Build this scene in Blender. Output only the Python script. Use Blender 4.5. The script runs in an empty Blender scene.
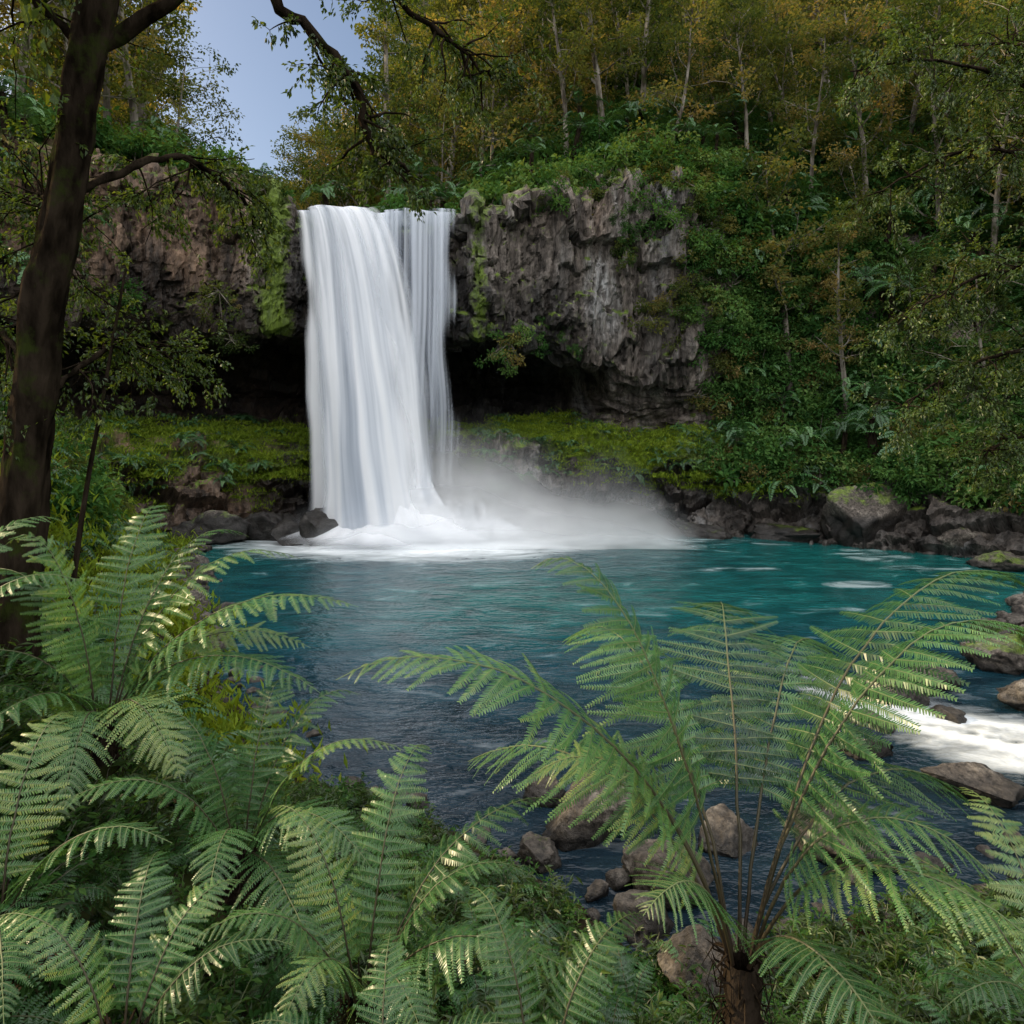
import bpy, bmesh, math, numpy as np
from mathutils import Vector
R = np.random.RandomState
sc = bpy.context.scene
# ------------------------------------------------------------ utils
def norm(a):
    return a/np.maximum(np.linalg.norm(a,axis=-1,keepdims=True),1e-9)
def sstep(a,b,x):
    t=np.clip((x-a)/(b-a),0,1); return t*t*(3-2*t)
def _h(ix,iy,iz,seed):
    h=(ix.astype(np.int64)*374761393+iy.astype(np.int64)*668265263+iz.astype(np.int64)*2147483647+seed*974634777)&0xffffffff
    h=((h^(h>>13))*1274126177)&0xffffffff
    h=((h^(h>>16))*2246822519)&0xffffffff
    h=h^(h>>15)
    return (h&0xffffff)/float(0xffffff)
def vnoise(P,seed=0):
    P=np.asarray(P,float); i=np.floor(P); f=P-i; u=f*f*(3-2*f); i=i.astype(np.int64)
    x,y,z=i[...,0],i[...,1],i[...,2]; ux,uy,uz=u[...,0],u[...,1],u[...,2]
    r=0
    for dx in (0,1):
        for dy in (0,1):
            for dz in (0,1):
                w=(ux if dx else 1-ux)*(uy if dy else 1-uy)*(uz if dz else 1-uz)
                r=r+w*_h(x+dx,y+dy,z+dz,seed)
    return r*2-1
def fbm(P,o=4,seed=0):
    P=np.asarray(P,float); a=1; s=0; t=0
    for k in range(o):
        s=s+a*vnoise(P*(2.03**k)+k*7.31,seed+k); t+=a; a*=.5
    return s/t
def cells(x,y,seed=0):
    ix=np.floor(x).astype(np.int64); iy=np.floor(y).astype(np.int64); z=np.zeros_like(ix)
    best=np.full(x.shape,9.); sec=np.full(x.shape,9.); cid=np.zeros(x.shape)
    for dx in (-1,0,1):
        for dy in (-1,0,1):
            cx=ix+dx; cy=iy+dy
            px=cx+_h(cx,cy,z,seed); py=cy+_h(cx,cy,z,seed+5)
            d=np.hypot(px-x,py-y); c=_h(cx,cy,z,seed+11)
            m=d<best
            sec=np.where(m,best,np.minimum(sec,d)); cid=np.where(m,c,cid); best=np.where(m,d,best)
    return cid,sec-best
class MB:
    def __init__(s): s.V=[];s.F=[];s.M=[];s.A=[];s.n=0
    def add(s,v,f,m=0,a=None):
        v=np.asarray(v,float).reshape(-1,3); f=np.asarray(f,np.int64).reshape(-1,4)
        s.V.append(v); s.F.append(f+s.n); s.M.append(np.full(len(f),m,np.int32))
        s.A.append(np.zeros(len(v)) if a is None else np.asarray(a,float).reshape(-1)); s.n+=len(v)
    def data(s): return (np.concatenate(s.V).astype(np.float32),np.concatenate(s.F).astype(np.int32),np.concatenate(s.M),np.concatenate(s.A).astype(np.float32))
    def mesh(s,name,mats,smooth=(0,)):
        V,F,M,A=s.data()
        return mk_mesh(name,V,F,mats,M,{'rnd':A},smooth)
def mk_mesh(name,V,F,mats,M=None,attrs={},smooth=(0,),uv=None):
    me=bpy.data.meshes.new(name)
    me.vertices.add(len(V)); me.vertices.foreach_set('co',V.astype(np.float32).ravel())
    me.loops.add(F.size); me.loops.foreach_set('vertex_index',F.astype(np.int32).ravel())
    me.polygons.add(len(F)); me.polygons.foreach_set('loop_start',np.arange(0,F.size,F.shape[1],dtype=np.int32))
    if M is None: M=np.zeros(len(F),np.int32)
    me.polygons.foreach_set('material_index',M.astype(np.int32))
    me.polygons.foreach_set('use_smooth',np.isin(M,smooth))
    for k,a in attrs.items():
        at=me.attributes.new(k,'FLOAT','POINT'); at.data.foreach_set('value',np.asarray(a,np.float32).ravel())
    if uv is not None:
        l=me.uv_layers.new(name='UVMap'); l.data.foreach_set('uv',uv[F.ravel()].astype(np.float32).ravel())
    for m in mats: me.materials.append(m)
    me.update(calc_edges=True)
    return me
def obj(name,me,coll=None):
    o=bpy.data.objects.new(name,me); (coll or sc.collection).objects.link(o); return o
def gridF(nu,nv):
    i,j=np.meshgrid(np.arange(nu-1),np.arange(nv-1),indexing='ij'); a=i*nv+j
    return np.stack([a,a+nv,a+nv+1,a+1],-1).reshape(-1,4)
def tube(mb,pts,rad,sides=6,m=0,a=0.):
    pts=np.asarray(pts,float); n=len(pts); rad=np.broadcast_to(rad,(n,)) if np.ndim(rad)<2 else rad
    T=norm(np.gradient(pts,axis=0)); ref=np.array([.3,.2,1.]) if abs(T[:,2]).mean()<.8 else np.array([1.,.2,.1])
    S=norm(np.cross(T,ref)); U=np.cross(T,S)
    th=np.linspace(0,2*np.pi,sides,endpoint=False)
    V=pts[:,None]+(S[:,None]*np.cos(th)[None,:,None]+U[:,None]*np.sin(th)[None,:,None])*(rad[:,None,None] if rad.ndim==1 else rad[:,:,None])
    i,j=np.meshgrid(np.arange(n-1),np.arange(sides),indexing='ij'); j2=(j+1)%sides
    F=np.stack([i*sides+j,i*sides+j2,(i+1)*sides+j2,(i+1)*sides+j],-1).reshape(-1,4)
    mb.add(V,F,m,np.full(n*sides,a))
def leaves(mb,pos,d,nrm,L,W,m=0,rnd=None,fold=.25):
    n=len(pos); d=norm(d); s=norm(np.cross(d,nrm)); u=np.cross(s,d); L=np.broadcast_to(L,(n,))[:,None]; W=np.broadcast_to(W,(n,))[:,None]
    a=pos; b=pos+d*L*.45+s*W*.5+u*W*fold; c=pos+d*L-u*L*.1; e=pos+d*L*.45-s*W*.5+u*W*fold
    V=np.stack([a,b,c,e],1).reshape(-1,3)
    mb.add(V,np.arange(4*n).reshape(-1,4),m,np.repeat(rnd if rnd is not None else np.zeros(n),4))
def rv(r,n): return norm(r.normal(size=(n,3)))
# ------------------------------------------------------------ materials
def newmat(name):
    m=bpy.data.materials.new(name); m.use_nodes=True; nt=m.node_tree; nt.nodes.clear(); return m,nt
def N(nt,t,**k):
    n=nt.nodes.new(t)
    for a,b in k.items():
        if a=='ins':
            for x,y in b.items(): n.inputs[x].default_value=y
        else: setattr(n,a,b)
    return n
def ramp(nt,stops,src):
    r=N(nt,'ShaderNodeValToRGB'); el=r.color_ramp.elements
    while len(el)<len(stops): el.new(.5)
    for e,(p,c) in zip(el,stops): e.position=p; e.color=(*c,1) if len(c)==3 else c
    nt.links.new(src,r.inputs[0]); return r
def leafmat(name,stops,trans=.3,rough=.5,gloss=True):
    m,nt=newmat(name); L=nt.links.new
    at=N(nt,'ShaderNodeAttribute',attribute_name='rnd')
    r=ramp(nt,stops,at.outputs['Fac'])
    p=N(nt,'ShaderNodeBsdfDiffuse'); L(r.outputs[0],p.inputs[0])
    t=N(nt,'ShaderNodeBsdfTranslucent'); 
    g=N(nt,'ShaderNodeMixRGB',blend_type='MULTIPLY',ins={0:1.0,2:(1.8,1.45,.5,1)}); L(r.outputs[0],g.inputs[1]); L(g.outputs[0],t.inputs[0])
    mi=N(nt,'ShaderNodeMixShader',ins={0:trans}); L(p.outputs[0],mi.inputs[1]); L(t.outputs[0],mi.inputs[2])
    res=mi
    if gloss:
        gl=N(nt,'ShaderNodeBsdfGlossy',ins={'Roughness':rough,'Color':(1,1,1,1)}); m3=N(nt,'ShaderNodeMixShader',ins={0:.035}); L(mi.outputs[0],m3.inputs[1]); L(gl.outputs[0],m3.inputs[2]); res=m3
    o=N(nt,'ShaderNodeOutputMaterial'); L(res.outputs[0],o.inputs[0]); return m
def barkmat(name,c1,c2,moss,mossamt=.5,scale=6,det=3):
    m,nt=newmat(name); L=nt.links.new
    tc=N(nt,'ShaderNodeTexCoord'); mp=N(nt,'ShaderNodeMapping',ins={'Scale':(1,1,.3)}); L(tc.outputs['Object'],mp.inputs[0])
    n=N(nt,'ShaderNodeTexNoise',ins={'Scale':scale,'Detail':det}); L(mp.outputs[0],n.inputs[0])
    r=ramp(nt,[(.35,c1),(.65,c2)],n.outputs[0])
    n2=N(nt,'ShaderNodeTexNoise',ins={'Scale':2.7,'Detail':det,'Roughness':.7}); L(tc.outputs['Object'],n2.inputs[0])
    r2=ramp(nt,[(.62-.3*mossamt,(0,0,0)),(.75-.3*mossamt,(1,1,1))],n2.outputs[0])
    mx=N(nt,'ShaderNodeMixRGB',ins={2:(*moss,1)}); L(r2.outputs[0],mx.inputs[0]); L(r.outputs[0],mx.inputs[1])
    p=N(nt,'ShaderNodeBsdfDiffuse'); L(mx.outputs[0],p.inputs[0])
    if det>3:
        b=N(nt,'ShaderNodeBump',ins={'Strength':1,'Distance':.08}); L(n.outputs[0],b.inputs['Height']); L(b.outputs[0],p.inputs['Normal'])
    o=N(nt,'ShaderNodeOutputMaterial'); L(p.outputs[0],o.inputs[0]); return m
M_forest=leafmat('forest_leaf',[(0,(.018,.035,.014)),(.3,(.05,.08,.026)),(.6,(.11,.135,.042)),(.82,(.22,.19,.075)),(1,(.32,.24,.11))],.45,.55,False)
M_bush=leafmat('bush_leaf',[(0,(.015,.045,.013)),(.4,(.045,.115,.03)),(.75,(.095,.185,.05)),(1,(.18,.24,.08))],.3,.5,False)
M_fern=leafmat('fern_leaf',[(0,(.012,.038,.013)),(.35,(.034,.095,.032)),(.7,(.07,.175,.055)),(.9,(.125,.25,.08)),(1,(.21,.29,.09))],.25,.32)
M_near=leafmat('near_leaf',[(0,(.015,.035,.010)),(.5,(.045,.09,.018)),(1,(.12,.18,.03))],.35,.45)
M_moss=leafmat('moss_blade',[(0,(.07,.11,.015)),(.5,(.15,.23,.025)),(1,(.29,.35,.045))],.35,.6,False)
M_dead=leafmat('dead_frond',[(0,(.07,.04,.02)),(1,(.20,.125,.06))],.2,.7,False)
M_bark=barkmat('forest_bark',(.06,.05,.04),(.28,.25,.21),(.08,.09,.04),.3,3,2)
M_dbark=barkmat('mossy_bark',(.009,.007,.005),(.040,.030,.022),(.030,.040,.010),.25,9,6)
M_stem,nt=newmat('fern_stem'); p=N(nt,'ShaderNodeBsdfPrincipled',ins={'Roughness':.5})
at=N(nt,'ShaderNodeAttribute',attribute_name='rnd'); r_=ramp(nt,[(0,(.025,.014,.008)),(.5,(.06,.055,.025)),(1,(.14,.20,.07))],at.outputs['Fac']); nt.links.new(r_.outputs[0],p.inputs['Base Color'])
o=N(nt,'ShaderNodeOutputMaterial'); nt.links.new(p.outputs[0],o.inputs[0])

def rockmat(name,stops,stretch=(1,1,1),scale=.6,mosscol=((.05,.08,.012),(.18,.26,.03)),bump=.25,fine=7,sun_warm=False):
    m,nt=newmat(name); L=nt.links.new
    g=N(nt,'ShaderNodeNewGeometry'); mp=N(nt,'ShaderNodeMapping',ins={'Scale':stretch}); L(g.outputs['Position'],mp.inputs[0])
    n=N(nt,'ShaderNodeTexNoise',ins={'Scale':scale,'Detail':5,'Roughness':.68,'Distortion':.3}); L(mp.outputs[0],n.inputs[0])
    r=ramp(nt,stops,n.outputs[0])
    n2=N(nt,'ShaderNodeTexNoise',ins={'Scale':scale*fine,'Detail':5,'Roughness':.75}); L(mp.outputs[0],n2.inputs[0])
    r2=ramp(nt,[(.38,(.22,.21,.2)),(.62,(1.3,1.3,1.3))],n2.outputs[0])
    mm=N(nt,'ShaderNodeMixRGB',blend_type='MULTIPLY',ins={0:1}); L(r.outputs[0],mm.inputs[1]); L(r2.outputs[0],mm.inputs[2])
    col=mm.outputs[0]
    if sun_warm:
        wmA=N(nt,'ShaderNodeAttribute',attribute_name='sun_warm'); rw=ramp(nt,[(0,(.95,1.,1.04)),(1,(1.3,1.02,.80))],wmA.outputs['Fac'])
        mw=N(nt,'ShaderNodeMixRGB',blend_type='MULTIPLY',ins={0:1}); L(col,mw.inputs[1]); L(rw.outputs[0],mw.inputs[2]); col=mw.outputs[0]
    wa=N(nt,'ShaderNodeAttribute',attribute_name='wet_shade')
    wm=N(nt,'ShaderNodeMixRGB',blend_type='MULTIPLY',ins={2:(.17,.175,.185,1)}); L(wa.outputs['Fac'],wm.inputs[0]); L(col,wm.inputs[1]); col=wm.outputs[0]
    ma=N(nt,'ShaderNodeAttribute',attribute_name='moss')
    n3=N(nt,'ShaderNodeTexNoise',ins={'Scale':1.4,'Detail':5,'Roughness':.75}); L(g.outputs['Position'],n3.inputs[0])
    ad=N(nt,'ShaderNodeMath',operation='ADD'); L(ma.outputs['Fac'],ad.inputs[0]); L(n3.outputs[0],ad.inputs[1])
    rm=ramp(nt,[(.86,(0,0,0)),(1,(1,1,1))],ad.outputs[0])
    mc=ramp(nt,[(.35,mosscol[0]),(.65,mosscol[1])],n2.outputs[0])
    mx=N(nt,'ShaderNodeMixRGB'); L(rm.outputs[0],mx.inputs[0]); L(col,mx.inputs[1]); L(mc.outputs[0],mx.inputs[2])
    b=N(nt,'ShaderNodeBump',ins={'Strength':1,'Distance':bump}); L(n2.outputs[0],b.inputs['Height'])
    rr=N(nt,'ShaderNodeMath',operation='MULTIPLY_ADD',ins={1:-.45,2:.85}); L(wa.outputs['Fac'],rr.inputs[0])
    p=N(nt,'ShaderNodeBsdfPrincipled',ins={'Specular IOR Level':.4}); L(mx.outputs[0],p.inputs['Base Color']); L(b.outputs[0],p.inputs['Normal']); L(rr.outputs[0],p.inputs['Roughness'])
    o=N(nt,'ShaderNodeOutputMaterial'); L(p.outputs[0],o.inputs[0]); return m
M_cliff=rockmat('basalt_rock',[(.30,(.035,.028,.023)),(.42,(.115,.09,.072)),(.52,(.21,.17,.14)),(.60,(.27,.235,.205)),(.67,(.42,.39,.365)),(.75,(.70,.68,.66))],(1,1,.22),.5,fine=6,sun_warm=True)
M_boulder=rockmat('river_rock',[(.3,(.05,.044,.038)),(.5,(.13,.108,.088)),(.7,(.34,.30,.25))],(1,1,1),1.5,bump=.05)
M_ground,nt=newmat('forest_soil'); L=nt.links.new
g=N(nt,'ShaderNodeNewGeometry'); n=N(nt,'ShaderNodeTexNoise',ins={'Scale':2.5,'Detail':5,'Roughness':.7}); L(g.outputs['Position'],n.inputs[0]); r_=ramp(nt,[(.3,(.012,.009,.006)),(.5,(.03,.024,.014)),(.68,(.04,.06,.016))],n.outputs[0]); d=N(nt,'ShaderNodeBsdfDiffuse'); L(r_.outputs[0],d.inputs[0]); o=N(nt,'ShaderNodeOutputMaterial'); L(d.outputs[0],o.inputs[0])

# ------------------------------------------------------------ gorge path
PC=np.array([
(-21,-14,0,0,17,.25),(-22,0,0,0,17,.25),(-22,12,0,0,17,.25),(-21,20,.15,.1,17,.25),(-19,26,.85,.8,17.3,.3),(-15.8,30.8,1,1,17.4,.25),
(-11.4,33.4,1,1,16.9,.15),(-10.7,33.8,1,1,15.45,.1),(-7,34.1,1,1,15.4,.1),(-2.8,33.8,1,1,15.45,.2),(-2.0,33.4,1,.95,16.3,.35),
(2,34.4,1,.85,17.2,.9),(5.7,35.2,1,.15,18.4,1.),(9,35.,1,0,18.6,1.),(12.2,33.4,.5,0,18,1.),(16.2,30.4,.05,0,18,1.),(20.5,25.5,0,0,18,1.),
(23,18,0,0,18,1.),(25,8,0,0,18,1.),(28,-4,0,0,18,1.),(31,-14,0,0,18,1.)],float)
def catmull(P,res=24):
    out=[]
    Q=np.vstack([2*P[0]-P[1],P,2*P[-1]-P[-2]])
    for k in range(1,len(Q)-2):
        t=np.linspace(0,1,res,endpoint=False)[:,None]; a,b,c,d=Q[k-1],Q[k],Q[k+1],Q[k+2]
        o_=.5*((2*b)+(-a+c)*t+(2*a-5*b+4*c-d)*t*t+(-a+3*b-3*c+d)*t**3)
        o_[:,2:]=(b+(c-b)*t)[:,2:]
        out.append(o_)
    out.append(Q[-2:-1]); return np.vstack(out)
pp=catmull(PC); sl=np.concatenate([[0],np.cumsum(np.hypot(*np.diff(pp[:,:2],axis=0).T))])
S_=[0]
while S_[-1]<sl[-1]:
    y_=np.interp(S_[-1],sl,pp[:,1])
    S_.append(S_[-1]+(.1 if (y_>26) else .4))
S_=np.array(S_[:-1]); nu=len(S_)
A=np.stack([np.interp(S_,sl,pp[:,k]) for k in range(6)],1)
px,py,wc,cv,zl,hf=A.T
Tn=norm(np.gradient(A[:,:2],axis=0)); ker=np.ones(51)/51
Tn=np.stack([np.convolve(np.pad(Tn[:,k],25,'edge'),ker,'valid') for k in range(2)],1); Tn=norm(Tn)
Nn=np.stack([-Tn[:,1],Tn[:,0]],1)
jit=vnoise(np.stack([S_*.5,S_*0,S_*0],1),3); jit2=cells(S_/1.1,S_*0+.5,8)[0]-.5
one=np.ones(nu)
zc=9.8-1.3*(1-cv)*2+.45*jit+.9*jit2
zl=zl+(.5*jit2+.4*vnoise(np.stack([S_*.9,S_*0,S_*0],1),13))*(np.abs(px+6.8)>4.6)
def pt(d,z): return np.stack([d*one,z*one],1)
cave=[(4.5,5.2),(7.5,5.2),(9.2,7.0),(6.5,9.2),(1.8,9.6)]
nocv=[(2.4,4.9),(2.2,5.5),(1.9,6.1),(1.5,6.6),(1.1,7.0)]
CL=[pt(-3,-2),pt(-1.6,-.3),pt(-1.2,.8),pt(-.3,2.1+.6*jit),pt(.3+.4*jit,3.5+.6*jit),pt(1.8,4.5+.25*jit)]
for a_,b_ in zip(cave,nocv):
    f=sstep(0,.5,cv)
    CL.append(np.stack([b_[0]+(a_[0]-b_[0])*f,b_[1]+(a_[1]-b_[1])*f],1))
zc=np.maximum(zc,7.4)
CL[-1][:,1]=np.minimum(CL[-1][:,1],zc-.1)
CL+= [pt(.35,0),pt(-.2+.3*jit,12.6),pt(.2,0),pt(1.0,0),pt(4,0)]
CL[11][:,1]=zc; CL[13][:,1]=zl-.7; CL[14][:,1]=zl; CL[15][:,1]=zl+.5*hf+.3
CL+=[np.stack([11*one,zl+6*hf+.3],1),np.stack([26*one,zl+17*hf+1],1),np.stack([62*one,zl+40*hf+4],1),np.stack([150*one,zl+62*hf+8],1)]
SLP=[(-3,-2),(-1.6,-.3),(-.8,.6),(0,1.4),(1,2.4),(2.2,3.8),(3.2,5),(4.2,6.2),(5,7.2),(5.8,8.4),(6.6,9.6),(7.5,11),(9,13),(11,15.5),(12.5,17.5),(15,20.5),(20,26),(33,38),(67,62),(150,92)]
SL=[pt(*s_) for s_ in SLP]
for k,zz_ in ((15,18.5),(16,20.),(17,22.),(18,24.),(19,28.)):
    f=sstep(.3,.9,hf); SL[k][:,1]=zz_+(SL[k][:,1]-zz_)*f
C=np.stack([c*wc[:,None]+s_*(1-wc[:,None]) for c,s_ in zip(CL,SL)],1)
nseg=[4,12,12,16,10,12,14,8,10,12,14,22,28,10,10,12,12,14,10]
vk=np.concatenate([k+np.arange(n)/n for k,n in enumerate(nseg)]+[[19.]]); nv=len(vk)
kk=np.minimum(vk.astype(int),18); ff=vk-kk
prof=C[:,kk]*(1-ff)[None,:,None]+C[:,kk+1]*ff[None,:,None]
P=np.empty((nu,nv,3)); P[...,0]=px[:,None]+Nn[:,0,None]*prof[...,0]; P[...,1]=py[:,None]+Nn[:,1,None]*prof[...,0]; P[...,2]=prof[...,1]
def gnorm(P): return norm(np.cross(np.gradient(P,axis=0),np.gradient(P,axis=1)))
G=gnorm(P)
SS=np.broadcast_to(S_[:,None],(nu,nv)); VK=np.broadcast_to(vk[None],(nu,nv)); WC=wc[:,None]*np.ones((1,nv))
face=sstep(10.2,11.2,VK)*(1-sstep(14,14.8,VK))*WC
low=sstep(0,1,VK)*(1-sstep(4.5,5.3,VK))
wz=fbm(P*.5,3,5); wq=fbm(P*1.7,3,6)
c1,e1=cells(SS/.8+wz*.5+wq*.15,P[...,2]/5.5+wz*.6,1)
c2,e2=cells(SS/3.2+wz,P[...,2]/4.+.7*wz,2)
c3,e3=cells(SS/.35+wq*.3,P[...,2]/1.6+wq*.5,4)
c4,e4=cells(SS/1.5+wq*.4,P[...,2]/2.2+wq*.4,6)
colm=(c1-.5)*.6+(c2-.5)*1.2+(c3-.5)*.22+(c4-.5)*.35-.2*(1-sstep(0,.08,e1))-.22*(1-sstep(0,.06,e2))
b1,g1=cells(SS/1.9+wz,P[...,2]/.75+wz*.7,21); b2,g2=cells(SS/.7+wq*.3,P[...,2]/.4,22); b3,g3=cells(SS/4+wz,P[...,2]/1.6+wz*.7,23)
blk=(b1-.5)*1.2+(b2-.5)*.35+(b3-.5)*1.6-.2*(1-sstep(0,.08,g1))
hill=sstep(14.5,16.5,VK)+ (1-WC)*sstep(4,6,VK); hill=np.clip(hill,0,1)
disp=face*colm+low*blk+.22*fbm(P*1.1,4,9)*(1-hill)+ .12*fbm(P*3.4,3,12)*(1-hill)+hill*1.5*fbm(P*.12,3,14)
disp+= (1-face)*(1-low)*(1-hill)*(.5*((cells(SS/1.2+wz,VK*2+wz,31)[0])-.5)+.7*fbm(P*.45,3,33))
fallx=np.exp(-((P[...,0]+6.6)/4.4)**8)*sstep(13,13.6,VK)*(1-sstep(16,17,VK))
disp*=1-.75*fallx
P=P+G*disp[...,None]
G=gnorm(P)
mz=fbm(P*.35,3,35)
wet_shade=np.clip((1-sstep(3.6,5.0,VK))*(.75+.5*mz)+sstep(4.6,5.6,VK)*(1-sstep(10.8,12.6,VK))*np.clip(cv*1.6,0,1)[:,None]+np.exp(-((P[...,0]+6.8)/5.0)**6)*(VK<14.2)*(P[...,1]>30)+.55*sstep(.1,.4,fbm(P*np.array([.8,.8,.12]),3,36))*(VK>10)*(VK<14),0,1)  # wet base, fall zone and streaks; the cave term is painted-in shade
sun_warmA=np.clip(sstep(-9,-14,P[...,0])*.9+.45*fbm(P*.3,2,37)+.1*(c4-.5)*2+.25*sstep(13.6,14.6,VK),0,1)  # warm sunlight painted on left face and lip, plus random rock hue
moss=.5*sstep(.35,.8,G[...,2])*sstep(2.0,3.2,VK)
ledge=sstep(3.0,3.8,VK)*(1-sstep(5.4,6.3,VK)); moss=np.maximum(moss,ledge*(.45+.25*mz)*WC)
moss=np.maximum(moss,hill*.42)
inface=(VK>10.5)&(VK<14.6)
moss=np.where(inface,np.maximum(moss,.6*np.exp(-((P[...,0]+11.6)/.9)**2)),moss)
moss=np.where(inface,np.maximum(moss,.45*np.exp(-((P[...,0]+1.6)/.9)**2)),moss)
moss=np.where(inface,np.maximum(moss,.40*sstep(7.5,12,P[...,0])),moss)
moss=np.where(inface,np.maximum(moss,.25+.15*sstep(13,14.5,VK)),moss)
moss=np.where(VK<2.3,moss*.3,moss)*(1-.9*sstep(5.9,7.,VK)*(1-sstep(10,10.6,VK))*cv[:,None])
obj('gorge_cliff',mk_mesh('gorge_cliff',P.reshape(-1,3),gridF(nu,nv),[M_cliff],None,{'wet_shade':wet_shade,'moss':moss,'sun_warm':sun_warmA},()))

# ------------------------------------------------------------ ground sheet and pool outline
POOL=np.array([(-14.5,30),(-13,27),(-10.5,22),(-8,17.5),(-5.5,13),(-3,9.8),(-.6,8.4),(.6,7.2),(1.3,6.4),(2.4,6.6),(4,7.2),(7,7.6),(11,6.5),(15,4),(18,-2),(20,-16),(24,-16),(22,2),(18,9.5),(13,12.2),(10.6,14.2),(11.5,16.5),(16,20),(19.5,24),(20,27),(17,30.5),(13,33.5),(9,35),(0,36),(-12,36)],float)
def inpoly(x,y,Q):
    r=np.zeros(x.shape,bool); n=len(Q)
    for i in range(n):
        x1,y1=Q[i]; x2,y2=Q[(i+1)%n]
        c=((y1>y)!=(y2>y)); 
        xi=(x2-x1)*(y-y1)/((y2-y1) if y2!=y1 else 1e-9)+x1
        r^=(c&(x<xi))
    return r
def sdist(x,y,Q,closed=True):
    d=np.full(x.shape,1e9); n=len(Q)
    for i in range(n if closed else n-1):
        a=Q[i]; b=Q[(i+1)%n]; ab=b-a
        t=np.clip(((x-a[0])*ab[0]+(y-a[1])*ab[1])/(ab@ab),0,1)
        d=np.minimum(d,np.hypot(x-a[0]-t*ab[0],y-a[1]-t*ab[1]))
    return d
WALL=np.vstack([A[::12,:2],[(31,-14),(-21,-14)]])
def ground(x,y):
    d=sdist(x,y,POOL); ins=inpoly(x,y,POOL); sd=np.where(ins,-d,d)
    p3=np.stack([x,y,x*0],-1)
    h=.05+3.05*sstep(-.3,8,sd)+np.clip(-x-1,0,12)*.33*sstep(.5,5,sd)*(1-.45*sstep(14,26,y))+np.clip(x-4,0,15)*.15*sstep(0,4,sd)
    h=h+.22*fbm(p3*.6,4,40)*sstep(0,2,sd)+.06*fbm(p3*3,3,41)
    h=np.where(sd<0,np.maximum(-2.2,sd*.55)+.1*fbm(p3*1.5,3,44),h)
    out=(~inpoly(x,y,WALL))&(y>-14)
    return np.where(out,-1.5,h)
def warp(a,b,lo,hi,step,far,n):
    mid=np.arange(lo,hi,step); 
    l=lo-np.geomspace(step,lo-a,n)[::-1]; r=hi+np.geomspace(step,b-hi,n); return np.concatenate([l,mid,r])
gx=warp(-900,900,-12,13,.14,0,70); gy=warp(-900,900,-1,16,.14,0,80)
X,Y=np.meshgrid(gx,gy,indexing='ij'); Z=ground(X,Y)
GP=np.stack([X,Y,Z],-1)
obj('ground',mk_mesh('ground',GP.reshape(-1,3),gridF(len(gx),len(gy)),[M_ground],None,{},(0,)))

# ------------------------------------------------------------ pool water
M_pool,nt=newmat('pool_water'); L=nt.links.new
g=N(nt,'ShaderNodeNewGeometry'); fa=N(nt,'ShaderNodeAttribute',attribute_name='foam'); ta=N(nt,'ShaderNodeAttribute',attribute_name='teal')
mp=N(nt,'ShaderNodeMapping',ins={'Scale':(.6,1.3,1)}); L(g.outputs['Position'],mp.inputs[0])
n1=N(nt,'ShaderNodeTexNoise',ins={'Scale':1.1,'Detail':5,'Roughness':.6,'Distortion':.6}); L(mp.outputs[0],n1.inputs[0])
n2=N(nt,'ShaderNodeTexNoise',ins={'Scale':4.5,'Detail':3,'Roughness':.55}); L(mp.outputs[0],n2.inputs[0])
rc=ramp(nt,[(0,(.010,.018,.028)),(.45,(.006,.040,.058)),(1,(.006,.092,.086))],ta.outputs['Fac'])  # low end is blue: sky reflection on near water put into the colour
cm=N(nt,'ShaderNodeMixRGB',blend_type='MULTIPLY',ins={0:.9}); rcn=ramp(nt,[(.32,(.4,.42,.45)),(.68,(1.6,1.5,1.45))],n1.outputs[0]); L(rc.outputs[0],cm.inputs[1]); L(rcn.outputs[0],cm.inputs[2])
m1=N(nt,'ShaderNodeMath',operation='MULTIPLY_ADD',ins={1:1.1,2:-.55}); L(n1.outputs[0],m1.inputs[0])
ad=N(nt,'ShaderNodeMath',operation='ADD'); L(fa.outputs['Fac'],ad.inputs[0]); L(m1.outputs[0],ad.inputs[1])
rf=ramp(nt,[(.12,(0,0,0)),(.9,(1,1,1))],ad.outputs[0])
cc=N(nt,'ShaderNodeMixRGB',ins={2:(.80,.84,.86,1)}); L(rf.outputs[0],cc.inputs[0]); L(cm.outputs[0],cc.inputs[1])
hs=N(nt,'ShaderNodeMath',operation='MULTIPLY_ADD',ins={1:.45}); L(n2.outputs[0],hs.inputs[0]); L(n1.outputs[0],hs.inputs[2])
bp=N(nt,'ShaderNodeBump',ins={'Strength':.6,'Distance':.2}); L(hs.outputs[0],bp.inputs['Height'])
ro=N(nt,'ShaderNodeMath',operation='MULTIPLY_ADD',ins={1:.6,2:.14}); L(rf.outputs[0],ro.inputs[0])
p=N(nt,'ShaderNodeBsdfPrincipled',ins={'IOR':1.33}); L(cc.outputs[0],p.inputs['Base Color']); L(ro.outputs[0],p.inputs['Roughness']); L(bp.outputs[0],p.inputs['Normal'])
o=N(nt,'ShaderNodeOutputMaterial'); L(p.outputs[0],o.inputs[0])
wx=np.arange(-19,27,.16); wy=np.arange(-16,36.5,.16); X,Y=np.meshgrid(wx,wy,indexing='ij')
r1=np.sqrt(((X+4.2)/8.4)**2+((Y-31.2)/5.2)**2); foam=np.clip(1.8-1.5*r1,0,1.3)
p3=np.stack([X,Y,X*0],-1)
foam=np.maximum(foam,.42*np.exp(-((X-2)/7)**2-((Y-30.8)/1.9)**2))
RP=np.array([(4.8,14.0),(6.4,12.4),(8.2,10.8),(11,9.4),(15,7)],float); dr=sdist(X,Y,RP,False)
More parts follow.
